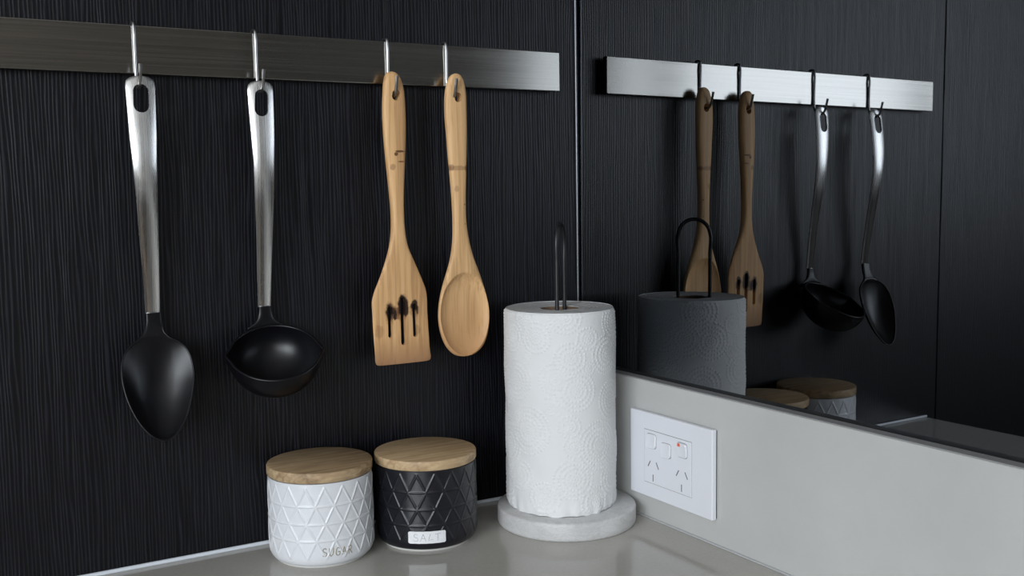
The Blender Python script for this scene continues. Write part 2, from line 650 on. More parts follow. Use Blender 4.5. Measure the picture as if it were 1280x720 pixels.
wall_with_window('wall_left', 'x', WALL_L, WALL_F, 0.018, W1)
wall_with_window('wall_front', 'y', WALL_F, WALL_L, ROOM_R, W2, W3)
window('window_1', 'x', WALL_L, W1, ((-2.97, 0.09), (-1.52, 0.05)))
window('window_2', 'y', WALL_F, W2)
window('fill_window', 'y', WALL_F, W3, ((1.9, 0.03),))  # unseen window added for fill light and a brighter rail end
struct(box('wall_far_right', 'plaster', (ROOM_R, ROOM_R + 0.1, WALL_F, 0.1, FLOOR, CEIL)))
struct(box('wall_behind_mirror', 'plaster', (0.15, ROOM_R, 0.0, 0.1, FLOOR, CEIL)))

# beads at the joints
t1 = tube([(0, 0, H_UP + 0.002), (0, 0, 0.5), (0, 0, TOPZ)], 0.0013, 10, 1)
struct(link('corner_glint_bead', t1, 'glintbead', None, 60, loc=(-0.0016, -0.0014, 0)))  # corner bead standing in for the reflection along the glass edge
struct(box('trim_2', 'whitebead', (X_END, -U - 0.002, -0.0034, 0.0, 0.0, 0.0034), 0.0012))
struct(box('trim_3', 'greybead', (-U - 0.0022, -U + 0.0, -0.60, -0.004, 0.0, 0.0018), 0.0008, rotz=A))

# ================================================================== WORKTOP, UPSTAND, MIRROR
wt = box('worktop', 'counter', (X_END, 0.004, -0.62, 0.0, -0.03, 0.0), 0.0015)
tag(wt, 'polished grey stone worktop running along the black timber wall', 'worktop')

cab = thing('base_cabinet', 'dark cabinet with two doors carrying the grey stone worktop', 'cabinet', (-0.3, -0.3, FLOOR))
hh = -FLOOR - 0.03
box('body', 'cabinet', (X_END + 0.305, 0.30, -0.26, 0.298, 0.1, hh), 0.002, cab)
box('plinth', 'cabinet', (X_END + 0.32, 0.28, -0.21, 0.298, 0.0, 0.1), 0.001, cab)
for x0, x1, hx in ((X_END + 0.306, -0.003, -0.04), (0.0, 0.298, 0.04)):
    d = box('door', 'cabinet', (x0, x1, -0.279, -0.261, 0.11, hh - 0.012), 0.0015, cab)
    box('handle', 'hook', (hx - 0.005, hx + 0.005, -0.300, -0.279, hh - 0.2, hh - 0.06), 0.002, d)

up = box('stone_upstand', 'upstand', (-U, 0.0055, -1.45, -0.002, 0.0, H_UP), 0.0008, rotz=A)
tag(up, 'pale grey stone upstand along the right wall with a power outlet on it', 'upstand')

mir = thing('mirror_splashback', 'smoked mirror glass splashback on the right wall above the stone upstand', 'mirror', (0, 0, H_UP), A)
tilt = math.radians(0.19)
g_ = box('glass', 'mirror', (0.0, 0.005, -1.45, -0.0022, 0.0012, TOPZ - H_UP - 0.002), 0.0, mir)
g_.rotation_euler = (0, tilt, 0)
g_.location = (0.0035 * 0 + tilt * H_UP, 0, 0)
box('ledge_strip', 'ledgestrip', (-U + 0.0006, 0.005, -1.45, -0.0022, 0.0, 0.0011), 0.0003, mir)  # thin grey strip laid over the top of the upstand
box('bottom_seal', 'black_seal_gap', (-0.0005, 0.005, -1.45, -0.0022, 0.0011, 0.0018), 0.0003, mir)

refl = thing('reflector_bench', 'unseen light topped bench added to reflect light into the steel handles', 'bench', (-0.5, -2.2, FLOOR))  # bench behind the camera, added to reflect light into the handles
box('body', 'cabinet', (-0.95, 0.95, -0.30, 0.30, 0.0, -FLOOR - 0.03), 0.002, refl)
box('reflector_top', 'reflectortop', (-1.0, 1.0, -0.36, 0.36, -FLOOR - 0.03, -FLOOR + 0.005), 0.002, refl)

# ================================================================== STEEL RAIL
RX0, RX1, RZ1, RH, RT = -0.5859, -0.0286, 0.4672, 0.040, 0.0116
rail = thing('utensil_rail', 'long flat brushed steel rail fixed across the black timber wall', 'rail', (0, 0, 0))
bm = bmesh.new()
b = box_bm(RX0, RX1, -RT, -0.0052, RZ1 - RH, RZ1, bevel=0.0007, seg=2)
link('bar', to_mesh(b), 'rail', rail)
for x in (-0.53, -0.30, -0.085):
    box('standoff', 'rail', (x - 0.012, x + 0.012, -0.0055, 0.0, RZ1 - 0.031, RZ1 - 0.009), 0.001, rail)

# ================================================================== HOOKS
HOOKX = (-0.4526, -0.3500, -0.2238, -0.1617)
HP = [(0, -0.0034, 0.4500), (0, -0.0034, 0.4640), (0, -0.0042, 0.4685), (0, -0.0083, 0.4700), (0, -0.0122, 0.4685),
      (0, -0.0133, 0.4640), (0, -0.0133, 0.4500), (0, -0.0133, 0.4300), (0, -0.0146, 0.4210), (0, -0.0185, 0.4165),
      (0, -0.0240, 0.4150), (0, -0.0290, 0.4172), (0, -0.0318, 0.4235), (0, -0.0345, 0.4330)]
hook_labels = ['bent steel wire hook over the rail holding the black serving spoon',
               'bent steel wire hook over the rail holding the black ladle',
               'bent steel wire hook over the rail holding the slotted wooden spatula',
               'bent steel wire hook over the rail holding the wooden spoon']
hm = tube(HP, 0.00145, 12, 6)
shade(hm, 50)
hm.materials.append(MT['hook'])
for i, hx in enumerate(HOOKX):
    o = bpy.data.objects.new('wire_hook', hm)
    o.location = (hx, 0, 0)
    COL.objects.link(o)
    tag(o, hook_labels[i], 'hook', 'wire hooks on the steel rail')

# ================================================================== METAL-HANDLED SPOON


def prof(pts):
    zs = [p[0] for p in pts]
    ys = [p[1] for p in pts]
    return lambda z: float(np.interp(z, zs, ys))


def smooth_prof(pts):
    C_ = catmull(sorted(pts), 12)
    return lambda z: float(np.interp(z, C_[:, 0], C_[:, 1]))


def make_handle(rows, yf, hole, parent):
    R_ = [(z, xl, xr, yf(z), 0.0023) for z, xl, xr in rows]
    me = ribbon(R_, m=8, nf=20, expo=5.0, front=lambda x, z, u: (0.0019 * u * u, 0.0019 * u * u))
    me = cut(me, [capsule_cut(*hole)])
    return link('handle', me, 'handle', parent, 40)


ys = smooth_prof([(0.21, -0.0135), (0.2253, -0.0155), (0.26, -0.0198), (0.29, -0.0240), (0.325, -0.0292), (0.352, -0.0315), (0.375, -0.0312), (0.40, -0.0285), (0.4255, -0.0246)])
sp = thing('serving_spoon', 'solid black serving spoon with a brushed steel handle hanging from the rail', 'spoon', (0, 0, 0))
make_handle([(0.2250, -0.4546, -0.4425), (0.254, -0.4556, -0.4424), (0.288, -0.4579, -0.4424), (0.328, -0.4601, -0.4427),
             (0.352, -0.4619, -0.4424), (0.374, -0.4632, -0.4414), (0.394, -0.4635, -0.4407), (0.410, -0.4637, -0.4400),
             (0.4173, -0.4635, -0.4398), (0.4200, -0.4627, -0.4403), (0.4222, -0.4606, -0.4421), (0.4237, -0.4570, -0.4455), (0.4243, -0.4530, -0.4500)],
            ys, (-0.4524, 0.4000, -0.4519, 0.4111, 0.0063), sp)

hd = smooth_prof([(0.122, -0.0535), (0.14, -0.0465), (0.17, -0.0362), (0.2, -0.0245), (0.2155, -0.0175), (0.2255, -0.0155)])


def dish(z0, z1, xc, D):
    def f(x, z, u):
        if z <= z0 or z >= z1:
            return (0, 0)
        s = (z - z0) / (z1 - z0)
        k = (math.sin(math.pi * s ** 0.85)) ** 0.8 * (1 - min(1, abs(u)) ** 2.0)
        return (D * k, D * k)
    return f


rows = [(0.2256, -0.4547, -0.4426), (0.2155, -0.4556, -0.4424), (0.2085, -0.4588, -0.4409), (0.2040, -0.4640, -0.4368),
        (0.2000, -0.4698, -0.4302), (0.1950, -0.4748, -0.4250), (0.1890, -0.4779, -0.4223), (0.1819, -0.4795, -0.4211),
        (0.1721, -0.4798, -0.4211), (0.1625, -0.4787, -0.4231), (0.1511, -0.4757, -0.4266), (0.1396, -0.4709, -0.4316),
        (0.1303, -0.4647, -0.4380), (0.1255, -0.4595, -0.4428), (0.1235, -0.4556, -0.4468), (0.1228, -0.4525, -0.4498)]
R_ = [(z, a_, b_, hd(z), 0.0046 if z > 0.21 else (0.0034 if z > 0.20 else 0.0026)) for z, a_, b_ in rows]
sh = link('spoon_head', ribbon(R_, m=6, nf=36, expo=6.0, front=dish(0.1228, 0.206, -0.4505, 0.0155)), 'nylon', sp, 60)
C_ = catmull([r_ for r_ in R_ if r_[0] < 0.2239], 6)
edge = [(q[1] + 0.0004, q[3] - 0.0009, q[0]) for q in C_] + [(q[2] - 0.0004, q[3] - 0.0009, q[0]) for q in C_[::-1]]
link('rim', tube(edge, 0.0009, 8, 1), 'nylon', sh, 60)

# ================================================================== LADLE
yl = smooth_prof([(0.21, -0.0100), (0.2236, -0.0117), (0.26, -0.0158), (0.29, -0.0200), (0.325, -0.0252), (0.352, -0.0278), (0.375, -0.0284), (0.40, -0.0275), (0.4250, -0.0252)])
ld = thing('soup_ladle', 'black two-lipped soup ladle with a brushed steel handle hanging from the rail', 'ladle', (0, 0, 0))
make_handle([(0.2234, -0.3561, -0.3443), (0.2480, -0.3566, -0.3437), (0.284, -0.3571, -0.3426), (0.327, -0.3589, -0.3415),
             (0.352, -0.3598, -0.3411), (0.375, -0.3611, -0.3403), (0.397, -0.3620, -0.3397), (0.410, -0.3623, -0.3394),
             (0.4180, -0.3620, -0.3395), (0.4203, -0.3610, -0.3402), (0.4223, -0.3590, -0.3420), (0.4236, -0.3556, -0.3452), (0.4241, -0.3520, -0.3490)],
            yl, (-0.3514, 0.3990, -0.3506, 0.4105, 0.0060), ld)


def ladle_bowl():
    c = np.array([-0.3535, -0.0475, 0.1862])
    g = np.array([-0.017, -0.067, -0.0385]); g /= np.linalg.norm(g)
    r = np.array([0.97, -0.246, 0.018]); r -= g * (r @ g); r /= np.linalg.norm(r)
    nn = np.cross(r, g); nn *= np.sign(nn[2]) if nn[2] != 0 else 1
    NR, NP = 22, 96

    def Rr(phi):
        base = 1 / math.sqrt((math.cos(phi) / 0.0385) ** 2 + (math.sin(phi) / 0.0395) ** 2)
        d0 = min(abs(phi), 2 * math.pi - abs(phi))
        dp = abs(phi - math.pi)
        lip = 0.0026 * (math.exp(-(d0 / 0.16) ** 2) + math.exp(-(dp / 0.16) ** 2)) + 0.0006 * (math.exp(-(d0 / 0.40) ** 2) + math.exp(-(dp / 0.40) ** 2))
        return base, lip
    V, F = [], []

    def surf(sc, dep, off):
        st = len(V)
        for i in range(NR + 1):
            t = i / NR * math.pi / 2
            for k in range(NP):
                phi = 2 * math.pi * k / NP
                b_, lp = Rr(phi)
                rad = (b_ + sc) * math.sin(t) + lp * (math.sin(t) ** 14)
                p = c + rad * (math.cos(phi) * r + math.sin(phi) * g) - nn * (dep * math.cos(t) ** 0.85 if t < math.pi / 2 - 1e-6 else 0) + nn * off
                V.append(tuple(p))
        for i in range(NR):
            for k in range(NP):
                l = (k + 1) % NP
                F.append((st + i * NP + k, st + i * NP + l, st + (i + 1) * NP + l, st + (i + 1) * NP + k))
        return st
    s1 = surf(-0.0011, 0.0335, 0.0)
    s2 = surf(0.0011, 0.0362, -0.0002)
    for k in range(NP):
        l = (k + 1) % NP
        F.append((s1 + NR * NP + k, s1 + NR * NP + l, s2 + NR * NP + l, s2 + NR * NP + k))
    # neck from the handle socket flaring onto the back of the rim
    me = bpy.data.meshes.new('bowl')
    me.from_pydata(V, [], F)
    bm = bmesh.new()
    bm.from_mesh(me)
    bmesh.ops.remove_doubles(bm, verts=bm.verts[:], dist=1e-6)
    rows = [(0.2240, -0.3562, -0.3442, -0.0117, 0.0044), (0.2185, -0.3564, -0.3440, -0.0118, 0.0044), (0.2130, -0.3580, -0.3424, -0.0124, 0.0040),
            (0.2095, -0.3608, -0.3392, -0.0128, 0.0034), (0.2068, -0.3645, -0.3350, -0.0130, 0.0026), (0.2045, -0.3672, -0.3305, -0.0126, 0.0020),
            (0.2010, -0.3680, -0.3290, -0.0108, 0.0014)]
    nk = ribbon(rows, m=6, nf=20, expo=2.8)
    bm.from_mesh(nk)
    bmesh.ops.recalc_face_normals(bm, faces=bm.faces[:])
    rim = []
    for k in range(NP + 1):
        phi = 2 * math.pi * (k % NP) / NP
        b_, lp = Rr(phi)
        rim.append(tuple(c + (b_ + lp) * (math.cos(phi) * r + math.sin(phi) * g) + nn * 0.0003))
    return to_mesh(bm), tube(rim, 0.00125, 8, 1)


bowl_me, rim_me = ladle_bowl()
lh = link('ladle_head', bowl_me, 'nylon', ld, 50)
link('rim', rim_me, 'nylon', lh, 60)

# ================================================================== WOODEN SPATULA
sl = thing('slotted_spatula', 'wooden spatula with three slots scorched at their upper ends hanging from the rail', 'spatula', (0, 0, 0))
rows = [(0.4377, -0.2262, -0.2240), (0.4370, -0.2284, -0.2216), (0.4352, -0.2303, -0.2188), (0.4320, -0.2319, -0.2164), (0.4275, -0.2330, -0.2147), (0.4220, -0.2337, -0.2134),
        (0.4045, -0.2352, -0.2123), (0.3821, -0.2351, -0.2126), (0.3546, -0.2335, -0.2144), (0.3271, -0.2312, -0.2165),
        (0.3086, -0.2300, -0.2172), (0.2900, -0.2302, -0.2167), (0.2739, -0.2328, -0.2140), (0.2578, -0.2382, -0.2071),
        (0.2419, -0.2448, -0.2002), (0.2300, -0.2502, -0.1958), (0.2240, -0.2519, -0.1950), (0.2099, -0.2520, -0.1948),
        (0.1889, -0.2514, -0.1938), (0.1700, -0.2504, -0.1926), (0.1645, -0.2502, -0.1920), (0.1622, -0.2494, -0.1926), (0.1612, -0.2478, -0.1942), (0.1609, -0.2462, -0.1958)]
th = prof([(0.16, 0.0032), (0.18, 0.0042), (0.25, 0.0060), (0.29, 0.0095), (0.42, 0.0100), (0.4345, 0.0088), (0.4378, 0.0045)])
yc = prof([(0.16, -0.0258), (0.25, -0.0262), (0.30, -0.0256), (0.365, -0.0250), (0.44, -0.0232)])
me = ribbon([(z, a_, b_, yc(z), th(z)) for z, a_, b_ in rows], m=6, nf=26, expo=2.9)
me = cut(me, [capsule_cut(-0.2231, 0.4146, -0.2227, 0.4166, 0.0040),
              capsule_cut(-0.2350, 0.2150, -0.2349, 0.1890, 0.0023),
              capsule_cut(-0.2219, 0.2225, -0.2215, 0.1813, 0.0025),
              capsule_cut(-0.2095, 0.2160, -0.2089, 0.1878, 0.0023)])
link('body', me, 'spatula', sl, 40)

# ================================================================== WOODEN SPOON
ws = thing('wooden_spoon', 'plain wooden spoon with an oval bowl hanging at the rail end', 'spoon', (0, 0, 0))
rows = [(0.4388, -0.1581, -0.1558), (0.4381, -0.1601, -0.1538), (0.4366, -0.1624, -0.1517), (0.4340, -0.1644, -0.1500), (0.4300, -0.1662, -0.1484), (0.4250, -0.1677, -0.1473),
        (0.4190, -0.1689, -0.1466), (0.4040, -0.1698, -0.1463), (0.3760, -0.1682, -0.1469), (0.3546, -0.1670, -0.1479),
        (0.3360, -0.1655, -0.1489), (0.3165, -0.1643, -0.1499), (0.2940, -0.1639, -0.1497), (0.2775, -0.1647, -0.1474),
        (0.2688, -0.1659, -0.1453), (0.2582, -0.1683, -0.1421), (0.2490, -0.1714, -0.1385), (0.2381, -0.1754, -0.1344),
        (0.2300, -0.1781, -0.1317), (0.2206, -0.1806, -0.1291), (0.2110, -0.1823, -0.1269), (0.2029, -0.1829, -0.1261), (0.1940, -0.1824, -0.1265),
        (0.1856, -0.1808, -0.1281), (0.1780, -0.1782, -0.1305), (0.1715, -0.1746, -0.1341), (0.1670, -0.1706, -0.1384), (0.1640, -0.1664, -0.1432), (0.1626, -0.1630, -0.1472), (0.1621, -0.1590, -0.1515)]
th = prof([(0.16, 0.0050), (0.18, 0.0085), (0.24, 0.0092), (0.29, 0.0098), (0.42, 0.0102), (0.435, 0.0090), (0.439, 0.0045)])
yc = prof([(0.16, -0.0275), (0.20, -0.0262), (0.30, -0.0245), (0.44, -0.0232)])


def spoon_front(x, z, u):
    d = ((x + 0.1544) / 0.0270) ** 2 + ((z - 0.2040) / 0.0412) ** 2
    back = 0.0042 * max(0.0, 1 - ((x + 0.1544) / 0.030) ** 2 - ((z - 0.2048) / 0.048) ** 2)
    k = max(0.0, 1 - d)
    return (0.0078 * (1 - (1 - k) ** 2.2) ** 0.9 if k > 0 else 0.0, back)


me = ribbon([(z, a_, b_, yc(z), th(z)) for z, a_, b_ in rows], m=8, nf=60, expo=2.7, front=spoon_front)
me = cut(me, [capsule_cut(-0.1573, 0.4148, -0.1573, 0.4164, 0.0039)])
link('body', me, 'wspoon', ws, 40)

# ================================================================== CANISTERS


def canister_body(r, h, phase):
    """tapered pot with raised triangular lattice lines, 18 triangles round."""
    NA, NZ = 18 * 28, 150
    rowz = [0.0725, 0.0562, 0.0404, 0.0256, 0.0098]
    zb = 0.0022
    zz = np.concatenate([zb + 0.010 * (1 - np.cos(np.linspace(0, math.pi / 2, 14))), np.linspace(zb + 0.010, h, NZ - 14)[1:]])
    th_ = np.arange(NA) / NA * 2 * math.pi
    TH, ZZ = np.meshgrid(th_, zz)
    foot = r - 0.0060
    # rounded shoulder at the base
    tt = np.clip((ZZ - zb) / 0.010, 0, 1)
    rad = foot + (r - foot) * np.sqrt(np.clip(1 - (1 - tt) ** 2, 0, 1))
    rad = rad - 0.0004 * np.clip((ZZ - 0.03) / 0.04, 0, 1)
    # lattice distance (metres on the surface)
    s = (np.degrees(TH) - phase) / 20.0
    D = np.full(TH.shape, 1.0)
    arc = r * math.radians(20)
    for i in range(4):
        z1, z0 = rowz[i], rowz[i + 1]
        inb = (ZZ <= z1 + 0.0015) & (ZZ >= z0 - 0.0015)
        t = np.clip((z1 - ZZ) / (z1 - z0), 0, 1)
        off = 0.5 * (i % 2)
        hz = z1 - z0
        cosf = hz / math.hypot(hz, arc / 2)
        for sg in (1, -1):
            u = s - off - sg * 0.5 * t
            d = np.abs(u - np.round(u)) * arc * cosf
            over = np.maximum(0, np.maximum(ZZ - z1, z0 - ZZ))
            d = np.where(inb, np.hypot(d, over), 1.0)
            D = np.minimum(D, d)
    for i in (1, 2, 3):
        D = np.minimum(D, np.abs(ZZ - rowz[i]))
    ridge = 0.00065 * np.clip(1 - (D / 0.00105) ** 2, 0, 1)
    # faces between the lines are slightly hollowed
    hollow = -0.00003 * np.clip((D - 0.0011) / 0.002, 0, 1) * (ZZ < rowz[0]) * (ZZ > rowz[4])
    rad = rad + ridge + hollow
    X = rad * np.cos(TH); Y = rad * np.sin(TH)
    V = np.stack([X, Y, ZZ], -1).reshape(-1, 3)
    NR = len(zz)
    F = []
    for i in range(NR - 1):
        base = i * NA
        for k in range(NA):
            l = (k + 1) % NA
            F.append((base + k, base + l, base + NA + l, base + NA + k))
    n = len(V)
    F.append(tuple(reversed(range(NA))))
    F.append(tuple(range((NR - 1) * NA, NR * NA)))
    me = bpy.data.meshes.new('pot')
    me.from_pydata(V.tolist(), [], F)
    return me


def place_on(c, r, deg, z):
    a_ = math.radians(deg)
    return (r * math.cos(a_), r * math.sin(a_), z)


def strokes(r, paths, wr):
    """hand-written lines lying on a cylinder; paths of (deg, z)."""
    bm = bmesh.new()
    for pth in paths:
        pts = []
        C_ = catmull([(p[0], p[1] * 1000) for p in pth], 5) if len(pth) > 2 else np.array([(p[0], p[1] * 1000) for p in pth])
        for d, z in C_:
            pts.append(place_on(None, r, d, z / 1000))
        m_ = tube(pts, wr, 6, 1)
        bm.from_mesh(m_)
    return to_mesh(bm)


def letters(word, d0, d1, z_lo, z_hi, skew=0.0, spread=1.0, jig=None):
    G = {
        'S': [[(0.85, 0.85), (0.5, 1.0), (0.15, 0.80), (0.35, 0.55), (0.75, 0.42), (0.85, 0.15), (0.45, 0.0), (0.05, 0.10)]],
        'U': [[(0.1, 1.0), (0.1, 0.35), (0.35, 0.0), (0.7, 0.2), (0.9, 1.0)]],
        'G': [[(0.9, 0.85), (0.5, 1.0), (0.12, 0.6), (0.15, 0.15), (0.55, 0.0), (0.85, 0.2), (0.85, 0.45)], [(0.5, 0.45), (0.95, 0.45)]],
        'A': [[(0.0, 0.0), (0.5, 1.0)], [(0.5, 1.0), (0.95, 0.0)], [(0.2, 0.38), (0.8, 0.38)]],
        'R': [[(0.15, 0.0), (0.15, 1.0)], [(0.15, 0.98), (0.6, 1.0), (0.8, 0.75), (0.55, 0.52), (0.18, 0.48)], [(0.4, 0.5), (0.9, 0.0)]],
        'L': [[(0.45, 1.0), (0.12, 0.12)], [(0.12, 0.12), (0.9, 0.18)]],
        'T': [[(0.0, 0.95), (1.0, 1.0)], [(0.5, 0.98), (0.42, 0.0)]],
    }
    n = len(word)
    out = []
    w = (d1 - d0) / n
    for i, ch in enumerate(word):
        up_ = skew * i / n
        for pth in G[ch]:
            out.append([(d0 + w * (i + 0.10 + 0.78 * px), z_lo + up_ + (z_hi - z_lo) * pz) for px, pz in pth])
    return out


def canister(loc, r, zl0, zl1, phase, glaze, lidmat, label, nm):
    t = thing(nm, label, 'canister', (*loc, 0), 0)
    body = link('body', canister_body(r - 0.0002, zl0 - 0.0006, phase), glaze, t, 60)
    link('foot_ring', lathe([(r - 0.0085, 0.0), (r - 0.0065, 0.0), (r - 0.0058, 0.0008), (r - 0.0058, 0.0024), (r - 0.0085, 0.0024)], 96), 'bisque', t, 30,)
    lid_r = r + 0.0002
    lid = link('lid', lathe([(lid_r - 0.0012, zl0), (lid_r - 0.0004, zl0 + 0.0005), (lid_r, zl0 + 0.0014), (lid_r, zl1 - 0.0014), (lid_r - 0.0005, zl1 - 0.0004), (lid_r - 0.0014, zl1)], 128), lidmat, t, 32)
    link('lid_seal', lathe([(r - 0.004, zl0 - 0.0012), (r - 0.003, zl0 - 0.0012), (r - 0.003, zl0 + 0.0002), (r - 0.004, zl0 + 0.0002)], 64), 'seal', lid, 30)
    return t, body


wc, wbody = canister((-0.3177, -0.0516), 0.0468, 0.0766, 0.0860, 14.5, 'white_glaze', 'lid_a',
                     'white ceramic canister with a triangle relief, wooden lid and the handwritten word SUGAR', 'sugar_canister')
sug = letters('SUGAR', -110.5, -75.5, 0.0124, 0.0194, skew=-0.0012)
link('handwriting', strokes(0.0468 + 0.0001, sug, 0.00034), 'gold_ink', wbody, 60)['label'] = 'faded gold handwriting reading SUGAR'
kc, kbody = canister((-0.2190, -0.0652), 0.0474, 0.0758, 0.0849, 14.5, 'black_glaze', 'lid_b',
                     'black ceramic canister with a triangle relief, wooden lid and a white label reading SALT', 'salt_canister')


def curved_label(r, d0, d1, z0, z1, cr=0.0012, th=0.0003):
    NX, NZ = 28, 12
    V, F = [], []
    for side in (0, 1):
        for j in range(NZ + 1):
            z = z0 + (z1 - z0) * j / NZ
            dz = min(z - z0, z1 - z)
            ins = 0 if dz >= cr else cr - math.sqrt(max(0, cr * cr - (cr - dz) ** 2))
            da = math.degrees(ins / r)
            for i in range(NX + 1):
                d = (d0 + da) + (d1 - d0 - 2 * da) * i / NX
                wob = 0.00012 * math.sin(i * 1.1 + j * 0.7)
                V.append(place_on(None, r + (th if side else 0) + wob, d, z))
    st = (NX + 1) * (NZ + 1)
    for j in range(NZ):
        for i in range(NX):
            q = j * (NX + 1) + i
            F.append((q, q + NX + 1, q + NX + 2, q + 1))
            F.append((st + q, st + q + 1, st + q + NX + 2, st + q + NX + 1))
    edge = [i for i in range(NX + 1)] + [j * (NX + 1) + NX for j in range(1, NZ + 1)] + [NZ * (NX + 1) + i for i in range(NX - 1, -1, -1)] + [j * (NX + 1) for j in range(NZ - 1, 0, -1)]
    for a_, b_ in zip(edge, edge[1:] + edge[:1]):
        F.append((a_, b_, st + b_, st + a_))
    me = bpy.data.meshes.new('label')
    me.from_pydata(V, [], F)
    bm = bmesh.new(); bm.from_mesh(me)
    bmesh.ops.recalc_face_normals(bm, faces=bm.faces[:])
    bm.to_mesh(me); bm.free()
    return me


lab = link('paper_label', curved_label(0.0474 + 0.0005, -136.0, -95.0, 0.0099, 0.0210), 'label', kbody, 40)
lab['label'] = 'white paper label with rounded corners'
link('handwriting', strokes(0.0474 + 0.0008, letters('SALT', -131.5, -99.5, 0.0122, 0.0187), 0.0002), 'grey_ink', lab, 60)['label'] = 'faint grey handwriting reading SALT'

# ================================================================== PAPER TOWEL HOLDER AND ROLL
hc = (-0.0805, -0.0943)
hold = thing('paper_towel_holder', 'round white marble towel holder with a black wire loop standing in the corner', 'paper holder', (*hc, 0))
BH = 0.018
link('base', lathe([(0.0665, 0.0), (0.0674, 0.0008), (0.0680, 0.0022), (0.0682, 0.0050), (0.0682, BH - 0.0022), (0.0677, BH - 0.0008), (0.0664, BH)], 160), 'marble', hold, 50)
rc = (-0.0819, -0.0880)
ox, oy = rc[0] - hc[0], rc[1] - hc[1]
dx, dy = 0.0165 * 0.715, 0.0165 * 0.697
cxl, cyl_ = ox - 0.0006, oy - 0.0035
loop = [(cxl - dx, cyl_ - dy, BH)]
for z in (0.10, 0.20, 0.255):
    loop.append((cxl - dx, cyl_ - dy, z))
zt_ = 0.2755
for k in range(1, 12):
    a_ = math.pi * k / 12
    loop.append((cxl - dx * math.cos(a_), cyl_ - dy * math.cos(a_), zt_ + 0.0170 * math.sin(a_)))
for z in (0.255, 0.20, 0.10, BH):
    loop.append((cxl + dx, cyl_ + dy, z))
link('wire_loop', tube(loop, 0.0020, 14, 5), 'blackwire', hold, 60)

roll = thing('paper_towel_roll', 'full roll of white embossed kitchen paper on the marble holder', 'paper towel', (*rc, BH))
RR, RHT = 0.0546, 0.1931
ros = [(-146.4, .1883, .0125), (-171.9, .1466, .013), (-95.8, .1868, .0075), (-113.4, .169, .0125), (-108.1, .138, .0135), (-157.4, .0996, .021),
       (-82.5, .0842, .019), (-110.7, .0545, .013), (-139.5, .0365, .012), (-56.7, .2004, .013), (-94.4, .158, .005), (-159.6, .1685, .005),
       (-117.6, .2065, .010), (-178.2, .1873, .012), (-128.0, .150, .010), (-133.0, .122, .006), (-70.0, .170, .013), (-62.0, .125, .014), (-60, .05, .014),
       (-88.0, .030, .010), (-168.0, .055, .012), (-115.0, .105, .008), (-110.0, .085, .007), (-160.0, .205, .007)]
ros = [(math.radians(d) * RR, z - BH, r_) for d, z, r_ in ros]
circ = 2 * math.pi * RR
tries = 0
while tries < 900:
    tries += 1
    s_ = rng.uniform(-math.radians(50) * RR, math.radians(178) * RR)
    z_ = rng.uniform(0.0, RHT)
    r_ = rng.choice([0.005, 0.009, 0.013, 0.017, 0.021])
    if all(math.hypot((s_ - q[0] + circ / 2) % circ - circ / 2, z_ - q[1]) > 0.9 * (r_ + q[2]) for q in ros):
        ros.append((s_, z_, r_))
dots = []
for i, (s0, z0, rmax) in enumerate(ros):
    dots.append((s0, z0, 0.0011))
    rr_ = 0.0028
    while rr_ < rmax + 0.006:
        n_ = max(6, int(2 * math.pi * rr_ / (0.0025 if rr_ < 0.006 else 0.0033)))
        for k in range(n_):
            A_ = 2 * math.pi * (k + rng.uniform(-.1, .1)) / n_
            s_ = s0 + rr_ * math.cos(A_)
            z_ = z0 + rr_ * math.sin(A_)
            if not 0.002 < z_ < RHT - 0.001:
                continue
            own = rr_ / rmax
            ok = True
            for j, q in enumerate(ros):
                if j != i:
                    d_ = math.hypot((s_ - q[0] + circ / 2) % circ - circ / 2, z_ - q[1]) / q[2]
                    if d_ < own:
                        ok = False
                        break
            if ok:
                dots.append((s_, z_, 0.00075 if rr_ < 0.006 else 0.0010))
        rr_ += 0.0030 if rr_ < 0.005 else 0.0043
NA, NZ = 600, 320
ds, dz = circ / NA, RHT / (NZ - 1)
Hm = np.zeros((NZ, NA))
for s_, z_, dr in dots:
    ci, cj = s_ / ds, z_ / dz
    w_ = 4
    for jj in range(max(0, int(cj) - w_), min(NZ, int(cj) + w_ + 2)):
        for ii in range(int(ci) - w_, int(ci) + w_ + 2):
            d2 = ((ii - ci) * ds) ** 2 + ((jj - cj) * dz) ** 2
            v_ = 0.00068 * math.exp(-d2 / (dr * 0.85) ** 2)
            if v_ > Hm[jj, ii % NA]:
                Hm[jj, ii % NA] = v_
th_ = np.arange(NA) / NA * 2 * math.pi
zz = np.linspace(0, RHT, NZ)
TH, ZZ = np.meshgrid(th_, zz)
soft = 0.0003 * np.sin(3 * TH + 1) + 0.0003 * np.sin(ZZ * 60 + 2 * TH) + 0.00025 * np.sin(7 * TH + ZZ * 110)
crumple = 0.0008 * np.exp(-((ZZ) / 0.012) ** 2) * (np.sin(17 * TH + 1.3) * 0.5 + np.sin(29 * TH) * 0.5)
rim = -0.0016 * np.exp(-((RHT - ZZ) / 0.0018) ** 2) - 0.0016 * np.exp(-(ZZ / 0.0035) ** 2)
# a little oval: the wound sheets bulge away from the corner axis
oval = 0.0026 * np.cos(TH - math.radians(57)) ** 2
